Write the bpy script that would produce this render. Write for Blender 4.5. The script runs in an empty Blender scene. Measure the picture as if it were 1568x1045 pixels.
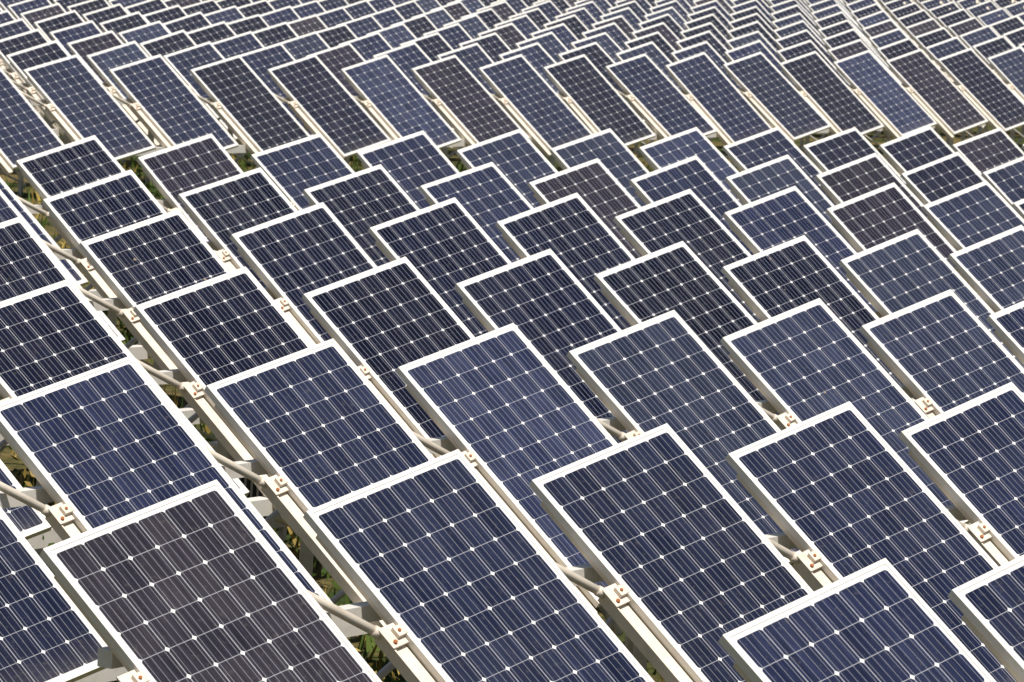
import bpy, bmesh, math, random
import numpy as np
from mathutils import Vector, Matrix
random.seed(11); rng=np.random.default_rng(3)
sc=bpy.context.scene

# ---------------------------------------------------------------- survey data (metres, surveyor's frame)
p=np.array([1.0568,-0.0868,1.4902,0.6989,-0.2727,0.6613,0.1761,0.8756,-0.7698,-0.5857,1.0518,15.2077,-1.3158,0.5882,19.8964,-2.1059,0.0515,24.6485,-2.8835,-0.4382,28.9853,-3.6571,-0.9588,33.1732,-4.4149,-1.4283,37.6374,-5.1986,-1.9634,42.5782,-6.3059,-4.1638,64.917,0.0001,0.0019,-0.0134,1.0766,-0.1022,1.4806,-0.0002,-0.0001,-0.017])
F=6788.; L=1.97
a=p[0:3]; u=p[3:6]/np.linalg.norm(p[3:6]); v=np.array([1.207,1.3894,-.7026]); v=v-u*(u@v); vh=v/np.linalg.norm(v)
Pj=[None]+[p[9+3*k:12+3*k] for k in range(8)]
b=(Pj[1]-Pj[7])/6
N=np.cross(a,b); N/=np.linalg.norm(N)
if N[1]>0:N=-N
fw=np.array([0,0,1.]); Y=fw-(fw@N)*N; Y/=np.linalg.norm(Y); X=np.cross(Y,N)
TOP=1.95
H=TOP+float(-Pj[4]@N)
def W(c): return Vector((float(c@X),float(c@Y),float(c@N)))
def WP(c): w=W(c); w.z+=H; return w
def rawpos(j,i):
    if j>=8:
        return Pj[8]+i*p[36:39]+(i-6)**2*p[39:42]-(j-8)*b*1.0
    if j<1: return Pj[1]+(1-j)*b+i*a
    return Pj[j]+i*a+(i-4)**2*p[33:36]
def px(c): return 784+F*c[0]/c[2], 522.7+F*c[1]/c[2]
U=W(u).normalized(); V=W(vh).normalized(); Nn=U.cross(-V).normalized()
R=Matrix((U,-V,Nn)).transposed()      # local x=u, y=up the slope, z=normal

# ---------------------------------------------------------------- node helpers
def mat(name):
    m=bpy.data.materials.new(name); m.use_nodes=True; nt=m.node_tree
    return m,nt,nt.nodes['Principled BSDF']
class G:
    def __init__(s,nt): s.nt=nt
    def n(s,t,**k):
        x=s.nt.nodes.new(t)
        for a_,b_ in k.items(): setattr(x,a_,b_)
        return x
    def set(s,sock,val):
        if isinstance(val,bpy.types.NodeSocket): s.nt.links.new(val,sock)
        elif val is not None: sock.default_value=val
    def m(s,op,a_,b_=None,c_=None,clamp=False):
        x=s.n('ShaderNodeMath',operation=op); x.use_clamp=clamp
        s.set(x.inputs[0],a_); s.set(x.inputs[1],b_); s.set(x.inputs[2],c_)
        return x.outputs[0]
    def mix(s,f,c1,c2,bt='MIX'):
        x=s.n('ShaderNodeMix',data_type='RGBA',blend_type=bt)
        s.set(x.inputs[0],f); s.set(x.inputs[6],c1); s.set(x.inputs[7],c2)
        return x.outputs[2]
    def noise(s,vec,scale,detail=3,rough=.5,dim='3D'):
        x=s.n('ShaderNodeTexNoise',noise_dimensions=dim)
        s.set(x.inputs['Vector'],vec); x.inputs['Scale'].default_value=scale; x.inputs['Detail'].default_value=detail; x.inputs['Roughness'].default_value=rough
        return x.outputs[0]
    def rng(s,val,a0,a1,b0,b1):
        x=s.n('ShaderNodeMapRange'); s.set(x.inputs[0],val)
        for k,q in enumerate((a0,a1,b0,b1)): x.inputs[k+1].default_value=q
        return x.outputs[0]

# ---- photovoltaic laminate
mcell,nt,bs=mat('photovoltaic_glass'); g=G(nt)
uv=g.n('ShaderNodeUVMap').outputs[0]; sep=g.n('ShaderNodeSeparateXYZ'); nt.links.new(uv,sep.inputs[0])
uu,vv=sep.outputs[0],sep.outputs[1]
oi=g.n('ShaderNodeObjectInfo')
dx=g.m('ABSOLUTE',g.m('SUBTRACT',g.m('FRACT',uu),.5)); dy=g.m('ABSOLUTE',g.m('SUBTRACT',g.m('FRACT',vv),.5))
gapx=g.m('GREATER_THAN',dx,.482); gapy=g.m('GREATER_THAN',dy,.489)
dia=g.m('GREATER_THAN',g.m('ADD',dx,dy),.910)
outx=g.m('GREATER_THAN',g.m('ABSOLUTE',g.m('SUBTRACT',uu,3.)),2.99)
outy=g.m('GREATER_THAN',g.m('ABSOLUTE',g.m('SUBTRACT',vv,6.)),5.985)
out=g.m('MAXIMUM',outx,outy)
bus=g.m('LESS_THAN',g.m('ABSOLUTE',g.m('SUBTRACT',g.m('FRACT',g.m('MULTIPLY',uu,4.)),.5)),.045)
gap=g.m('MAXIMUM',gapx,gapy); white=g.m('MAXIMUM',dia,out)
cmb=g.n('ShaderNodeCombineXYZ'); nt.links.new(g.m('FLOOR',uu),cmb.inputs[0]); nt.links.new(g.m('FLOOR',vv),cmb.inputs[1]); nt.links.new(g.m('MULTIPLY',oi.outputs['Random'],97.),cmb.inputs[2])
wn=g.n('ShaderNodeTexWhiteNoise',noise_dimensions='3D'); nt.links.new(cmb.outputs[0],wn.inputs[0])
geo=g.n('ShaderNodeNewGeometry').outputs['Position']
big=g.noise(geo,1.7,4,.6); fine=g.noise(geo,26.,3,.7)
# faint darker / lighter streaks running with the current fingers
mp=g.n('ShaderNodeCombineXYZ'); nt.links.new(g.m('MULTIPLY',uu,14.),mp.inputs[0]); nt.links.new(g.m('MULTIPLY',vv,.6),mp.inputs[1]); nt.links.new(g.m('MULTIPLY',oi.outputs['Random'],31.),mp.inputs[2])
streak=g.noise(mp.outputs[0],1.,2,.5)
cellc=g.mix(1.,oi.outputs['Color'],g.mix(g.rng(wn.outputs[0],0,1,0,1),(.72,.74,.80,1),(1.25,1.22,1.16,1)),'MULTIPLY')
cellc=g.mix(1.,cellc,g.mix(g.rng(streak,.3,.7,0,1),(.66,.66,.68,1),(1.45,1.45,1.42,1)),'MULTIPLY')
cellc=g.mix(g.rng(big,.40,.8,0,.06),cellc,(.16,.15,.15,1))
c=g.mix(g.m('MULTIPLY',bus,.42),cellc,(.42,.43,.47,1))
c=g.mix(g.m('MULTIPLY',gap,.62),c,(.54,.54,.57,1))
c=g.mix(white,c,(.80,.78,.76,1))
# settled dust collects on the lower edge of the glass
low=g.m('MULTIPLY',g.m('POWER',g.rng(vv,1.4,-.1,0,1),2.),.25)
dust=g.m('ADD',g.m('MULTIPLY',g.rng(fine,.58,.8,0,1),.15),g.m('MULTIPLY',low,fine))
c=g.mix(dust,c,(.33,.28,.22,1))
vor=g.n('ShaderNodeTexVoronoi'); nt.links.new(geo,vor.inputs['Vector']); vor.inputs['Scale'].default_value=2.3
spot=g.m('MULTIPLY',g.m('LESS_THAN',vor.outputs['Distance'],g.m('MULTIPLY',fine,.055)),.7)
c=g.mix(spot,c,(.40,.30,.22,1))
nt.links.new(c,bs.inputs['Base Color'])
nt.links.new(g.rng(big,.3,.7,.04,.10),bs.inputs['Roughness']); bs.inputs['IOR'].default_value=1.42

# ---- aluminium frame / painted steel
def paint(name,col,dirty,rough=.45,metal=0.,sc_=9.,amt=.4):
    m,nt,bs=mat(name); g=G(nt)
    geo=g.n('ShaderNodeNewGeometry').outputs['Position']
    n1=g.noise(geo,sc_,5,.65); n2=g.noise(geo,1.3,2,.5)
    c=g.mix(g.rng(n1,.5,.85,0,amt),col,dirty); c=g.mix(g.rng(n2,.3,.7,0,.15),c,dirty)
    nt.links.new(c,bs.inputs['Base Color']); bs.inputs['Roughness'].default_value=rough; bs.inputs['Metallic'].default_value=metal
    return m
mframe=paint('anodised_frame',(.88,.845,.78,1),(.58,.50,.42,1),.40,amt=.5)
mrail=paint('cream_painted_steel',(.85,.76,.63,1),(.46,.35,.25,1),.5,amt=.5)
mback=paint('backsheet',(.50,.48,.45,1),(.42,.40,.36,1),.6)
mrust=paint('rusty_bolt',(.40,.13,.035,1),(.16,.06,.03,1),.8,0,60)
mgalv=paint('galvanised_steel',(.84,.80,.73,1),(.42,.37,.31,1),.4,.0)
mblack=paint('black_cable',(.02,.02,.02,1),(.04,.04,.04,1),.6)

# ---------------------------------------------------------------- mesh helpers
def box(bm,c0,c1,mi,M=None):
    x0,y0,z0=c0;x1,y1,z1=c1
    vs=[bm.verts.new(Vector(q) if M is None else M@Vector(q)) for q in [(x0,y0,z0),(x1,y0,z0),(x1,y1,z0),(x0,y1,z0),(x0,y0,z1),(x1,y0,z1),(x1,y1,z1),(x0,y1,z1)]]
    fs=[]
    for f in [(3,2,1,0),(4,5,6,7),(0,1,5,4),(1,2,6,5),(2,3,7,6),(3,0,4,7)]:
        fa=bm.faces.new([vs[k] for k in f]); fa.material_index=mi; fs.append(fa)
    return fs
def bar(bm,A,B,w,h,mi,up=Vector((0,0,1))):
    A=Vector(A);B=Vector(B);d=(B-A);l=d.length;d.normalize()
    s=d.cross(up).normalized(); t=s.cross(d).normalized()
    M=Matrix((s,d,t)).transposed().to_4x4(); M.translation=A
    box(bm,(-w/2,0,-h/2),(w/2,l,h/2),mi,M)
def tube(bm,A,B,r,mi,seg=12):
    A=Vector(A);B=Vector(B);d=(B-A).normalized()
    s=d.orthogonal().normalized();t=d.cross(s)
    ra=[];rb=[]
    for k in range(seg):
        o=(s*math.cos(2*math.pi*k/seg)+t*math.sin(2*math.pi*k/seg))*r
        ra.append(bm.verts.new(A+o));rb.append(bm.verts.new(B+o))
    for k in range(seg):
        f=bm.faces.new([ra[k],ra[(k+1)%seg],rb[(k+1)%seg],rb[k]]);f.smooth=True;f.material_index=mi
    f=bm.faces.new(ra[::-1]);f.material_index=mi
    f=bm.faces.new(rb);f.material_index=mi
def finish(bm,name,mats):
    me=bpy.data.meshes.new(name); bmesh.ops.recalc_face_normals(bm,faces=bm.faces); bm.to_mesh(me); bm.free()
    for m in mats: me.materials.append(m)
    return me

# ---------------------------------------------------------------- the solar panel (local: x 0..1, y 0..-L, z normal)
CL=.37*L    # pivot clamp distance from the top edge
Rinv=R.inverted()
brace_vec=Rinv@W(-(a+.95*v)*.40)
down=Rinv@Vector((0,0,-1))
def panel_mesh(brace=True):
    bm=bmesh.new(); uvl=bm.loops.layers.uv.new('UVMap')
    fw_=.022; th=.045
    z=-.004
    q=[(fw_,-L+fw_),(1-fw_,-L+fw_),(1-fw_,-fw_),(fw_,-fw_)]
    f=bm.faces.new([bm.verts.new((x,y,z)) for x,y in q]); f.material_index=0
    mx=.036; my=.042
    for lp in f.loops:
        x,y=lp.vert.co.x,lp.vert.co.y
        lp[uvl].uv=((x-mx)/(1-2*mx)*6,(y+L-my)/(L-2*my)*12)
    box(bm,(0,-L,-th),(fw_,0,0),1); box(bm,(1-fw_,-L,-th),(1,0,0),1)
    box(bm,(fw_,-fw_,-th),(1-fw_,0,-.0005),1); box(bm,(fw_,-L,-th),(1-fw_,-L+fw_,-.0005),1)
    box(bm,(fw_,-L+fw_,-.016),(1-fw_,-fw_,-.010),3)
    box(bm,(.44,-.22,-.040),(.56,-.12,-.017),5)
    tube(bm,(.46,-.17,-.045),(.20,-.45,-.07),.004,5,6); tube(bm,(.54,-.17,-.045),(.80,-.45,-.07),.004,5,6)
    box(bm,(.022,-L+.06,-.095),(.075,-.10,-.047),2)
    box(bm,(.925,-L+.06,-.095),(.978,-.10,-.047),2)
    # outer channel beam on the lower part of the left side
    box(bm,(-.092,-L-.03,-.105),(-.010,-CL+.03,-.046),2)
    box(bm,(-.092,-L-.03,-.0455),(-.084,-CL+.03,-.032),2)
    # clamp: base plate, gripping jaw over the frame edge, two bolts
    box(bm,(-.100,-CL-.080,-.0310),(-.003,-CL+.040,-.020),2)
    box(bm,(-.045,-CL-.045,-.0195),(-.002,-CL+.010,.003),2)
    box(bm,(-.0015,-CL-.045,.0008),(.016,-CL+.010,.004),2)
    tube(bm,(-.070,-CL-.055,-.0195),(-.070,-CL-.055,-.010),.011,4,6)
    tube(bm,(-.024,-CL-.018,.0032),(-.024,-CL-.018,.010),.009,4,6)
    if brace:
        A=Vector((-.045,-CL-.01,-.064)); B=A+brace_vec
        tube(bm,A,B,.023,2,14)
        tube(bm,B+down*-.05,B+down*1.2,.03,2,12)
        tube(bm,A+brace_vec*.05,A+brace_vec*.085,.028,2,14)
    return finish(bm,'solar_panel',[mcell,mframe,mrail,mback,mrust,mblack])
pm=panel_mesh(); pm0=panel_mesh(False)

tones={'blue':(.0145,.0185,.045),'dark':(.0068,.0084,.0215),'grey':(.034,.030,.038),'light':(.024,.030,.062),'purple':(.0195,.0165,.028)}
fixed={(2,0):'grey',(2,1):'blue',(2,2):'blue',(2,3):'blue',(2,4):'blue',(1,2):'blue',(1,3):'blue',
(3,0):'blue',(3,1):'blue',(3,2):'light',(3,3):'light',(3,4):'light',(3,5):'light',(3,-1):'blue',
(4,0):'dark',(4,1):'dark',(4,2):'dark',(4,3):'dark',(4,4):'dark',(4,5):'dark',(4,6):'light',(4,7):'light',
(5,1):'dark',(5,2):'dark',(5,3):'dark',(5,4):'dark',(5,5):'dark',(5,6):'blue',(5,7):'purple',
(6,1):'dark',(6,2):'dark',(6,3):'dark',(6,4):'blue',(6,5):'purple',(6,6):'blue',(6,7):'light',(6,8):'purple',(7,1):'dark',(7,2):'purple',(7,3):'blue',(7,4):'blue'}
def visible(j,i,m=350):
    c=rawpos(j,i)
    if c[2]<6: return False
    xs=[px(c),px(c-u),px(c+v)]
    return any(-m<x<1568+m and -130<y<1045+m for x,y in xs)
cells=[]
for j in range(1,20):
    for i in range(-6,60):
        if j==1 and i<2: continue
        if j==2 and i<0: continue
        if visible(j,i,330): cells.append((j,i))
for (j,i) in cells:
    c=rawpos(j,i)-u
    o=bpy.data.objects.new('solar_panel',pm0 if (j,i) in ((1,2),(2,0)) else pm); sc.collection.objects.link(o)
    s=.45 if j<4 else 1.
    J=Matrix.Rotation(math.radians(random.gauss(0,.6*s)),3,'X')@Matrix.Rotation(math.radians(random.gauss(0,.6*s)),3,'Y')
    M=(R@J).to_4x4(); M.translation=WP(c); o.matrix_world=M
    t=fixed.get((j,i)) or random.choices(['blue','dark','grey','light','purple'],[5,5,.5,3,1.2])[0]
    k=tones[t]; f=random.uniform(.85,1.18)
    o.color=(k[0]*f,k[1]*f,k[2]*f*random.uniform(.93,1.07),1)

# ---------------------------------------------------------------- supporting structure, one object per row
def off(x,y,z): return (R@Vector((x,y,z)))
rows_={}
for j,i in cells: rows_.setdefault(j,[]).append(i)
for j,il in rows_.items():
    bm=bmesh.new(); il=sorted(il)
    for i in il:
        A0=WP(rawpos(j,i)-u); B0=WP(rawpos(j,i+1)-u)
        yl=-L+(.28 if j<8 else .42)
        for (yy,zz,w) in ((-.50,-.20,.08),(yl,-.20,.11)):
            A=A0+off(.05,yy,zz); B=B0+off(.05,yy,zz)
            if i!=il[-1]: bar(bm,A,B,w,w,0)
            else: bar(bm,A,A+(B-A)*.62,w,w,0)
            P=A+(B-A)*.30
            bar(bm,Vector((P.x,P.y,-.1)),Vector((P.x,P.y,P.z-w/2-.001)),.07,.07,0,up=Vector((0,1,0)))
        P=A0+off(.05,-.50,-.20)+(B0-A0)*.30; Q=A0+off(.05,yl,-.20)+(B0-A0)*.30
        tube(bm,(P.x+.06,P.y,P.z-.2),(Q.x+.06,Q.y,.15),.018,0,8)
        # wind bracing from the foot of each rear post to the next one's head, and a lower tie
        if i!=il[-1]:
            P2=P+(B0-A0)
            tube(bm,(P.x,P.y+.06,.25),(P2.x,P2.y+.06,P2.z-.15),.020,0,8)
            tube(bm,(P.x,P.y-.06,P.z-.15),(Q.x+(B0-A0).x,Q.y+(B0-A0).y-.06,.2),.016,0,8)
    o=bpy.data.objects.new('panel_support_frame',finish(bm,'panel_support_frame',[mgalv])); sc.collection.objects.link(o)

# ---------------------------------------------------------------- ground
mg,nt,bs=mat('dry_grass_soil'); g=G(nt)
geo=g.n('ShaderNodeNewGeometry').outputs['Position']
n1=g.noise(geo,.7,5,.6); n2=g.noise(geo,9.,6,.7)
c=g.mix(g.rng(n1,.42,.62,0,1),(.05,.075,.018,1),(.27,.19,.08,1))
c=g.mix(g.rng(n2,.42,.70,0,.85),c,(.018,.024,.010,1))
nt.links.new(c,bs.inputs['Base Color']); bs.inputs['Roughness'].default_value=.95; bs.inputs['Specular IOR Level'].default_value=.1
bp=g.n('ShaderNodeBump'); bp.inputs['Strength'].default_value=.8; bp.inputs['Distance'].default_value=.08; nt.links.new(n2,bp.inputs['Height']); nt.links.new(bp.outputs[0],bs.inputs['Normal'])
bm=bmesh.new(); S=3000
f=bm.faces.new([bm.verts.new(q) for q in ((-S,-S,0),(S,-S,0),(S,S,0),(-S,S,0))])
o=bpy.data.objects.new('ground',finish(bm,'ground',[mg])); sc.collection.objects.link(o)

# grass and weeds: one mass of leaves
def leafmat(name,c1,c2):
    m,nt,bs=mat(name); g=G(nt); geo=g.n('ShaderNodeNewGeometry').outputs['Position']
    nt.links.new(g.mix(g.rng(g.noise(geo,3.,3,.6),.35,.65,0,1),c1,c2),bs.inputs['Base Color']); bs.inputs['Roughness'].default_value=.7; bs.inputs['Specular IOR Level'].default_value=.2
    return m
mg1=leafmat('green_grass',(.045,.085,.015,1),(.10,.14,.025,1)); mg2=leafmat('dry_grass',(.36,.26,.08,1),(.52,.36,.08,1))
verts=[];faces=[];mi=[]
for k in range(40000):
    y=11+64*rng.random()**1.3; x=rng.uniform(-.19,.19)*y+rng.normal(0,.3)
    cl=math.sin(x*1.3+y*.7)+math.sin(x*.6-y*1.1)
    if cl<-.8: continue
    h=rng.uniform(.04,.32); an=rng.uniform(0,2*math.pi); w=rng.uniform(.008,.028); ln=rng.uniform(.02,.16); a2=rng.uniform(0,2*math.pi)
    n0=len(verts)
    verts+= [(x-math.cos(an)*w,y-math.sin(an)*w,0),(x+math.cos(an)*w,y+math.sin(an)*w,0),(x+math.cos(a2)*ln,y+math.sin(a2)*ln,h)]
    faces.append((n0,n0+1,n0+2)); mi.append(1 if rng.random()<(.45 if cl<-.1 else .10) else 0)
# bushy weeds
for q in range(800):
    y=12+62*rng.random()**1.2; x=rng.uniform(-.17,.17)*y; r=rng.uniform(.12,.38); dry=rng.random()<.2
    for k in range(55):
        d=rng.normal(0,1,3); d/=np.linalg.norm(d); rr=r*rng.random()**.5
        c0=np.array([x,y,r*.75])+d*rr*np.array([1,1,.8])
        if c0[2]<0: c0[2]=.02
        e1=rng.normal(0,1,3); e1/=np.linalg.norm(e1); e2=np.cross(e1,rng.normal(0,1,3)); e2/=np.linalg.norm(e2)
        s1=rng.uniform(.02,.05); s2=s1*.45; n0=len(verts)
        verts+=[tuple(c0-e1*s1),tuple(c0+e2*s2),tuple(c0+e1*s1),tuple(c0-e2*s2)]
        faces.append((n0,n0+1,n0+2,n0+3)); mi.append(1 if dry or rng.random()<.06 else 0)
me=bpy.data.meshes.new('grass'); me.from_pydata(verts,[],faces); me.materials.append(mg1); me.materials.append(mg2); me.polygons.foreach_set('material_index',mi)
o=bpy.data.objects.new('grass',me); sc.collection.objects.link(o)

# ---------------------------------------------------------------- string inverter cabinet under the array
d=W(np.array([(392-784)/F,(748-522.7)/F,1.])); t=(.45-H)/d.z; C=d*t
bm=bmesh.new()
box(bm,(-.28,-.14,.22),(.28,.14,.72),0)
box(bm,(-.30,-.16,.7205),(.30,.16,.745),0)
for k in range(9): box(bm,(-.24+k*.055,-.152,.27),(-.215+k*.055,-.1405,.62),1)
for k in (-.25,.25): box(bm,(k-.02,-.02,-.05),(k+.02,.02,.2195),0)
for k in (-.15,-.05,.05,.15): tube(bm,(k,0,.03),(k,0,.2195),.014,1,8)
o=bpy.data.objects.new('inverter_cabinet',finish(bm,'inverter_cabinet',[mgalv,mblack])); o.location=(C.x,C.y,0); o.rotation_euler=(0,0,math.radians(-35)); sc.collection.objects.link(o)

# ---------------------------------------------------------------- light
s=W(-np.cross(u,vh)+.06*u-.36*vh).normalized()
el=math.asin(s.z); az=math.atan2(s.x,s.y)
w=bpy.data.worlds.new('World'); sc.world=w; w.use_nodes=True; nt=w.node_tree
sky=nt.nodes.new('ShaderNodeTexSky'); sky.sky_type='NISHITA'; sky.sun_disc=False; sky.sun_elevation=el; sky.sun_rotation=az; sky.dust_density=1.2
nt.links.new(sky.outputs[0],nt.nodes['Background'].inputs[0]); nt.nodes['Background'].inputs[1].default_value=.06
ld=bpy.data.lights.new('sun','SUN'); ld.energy=4.9; ld.angle=math.radians(.5); ld.color=(1,.955,.88)
lo=bpy.data.objects.new('sun',ld); lo.rotation_euler=s.to_track_quat('Z','Y').to_euler(); sc.collection.objects.link(lo)

# ---------------------------------------------------------------- camera
cd=bpy.data.cameras.new('camera'); cd.sensor_width=36; cd.lens=36*F/1568; cd.clip_end=5000; cd.clip_start=.5
co=bpy.data.objects.new('camera',cd); sc.collection.objects.link(co)
Rx,Uy,Bz=W(np.array([1.,0,0])),W(np.array([0,-1.,0])),W(np.array([0,0,-1.]))
M=Matrix((Rx,Uy,Bz)).transposed().to_4x4(); M.translation=Vector((0,0,H)); co.matrix_world=M
cd.dof.use_dof=True; cd.dof.focus_distance=24.0; cd.dof.aperture_fstop=12
sc.camera=co
sc.view_settings.view_transform='Standard'; sc.view_settings.look='None'; sc.view_settings.exposure=0
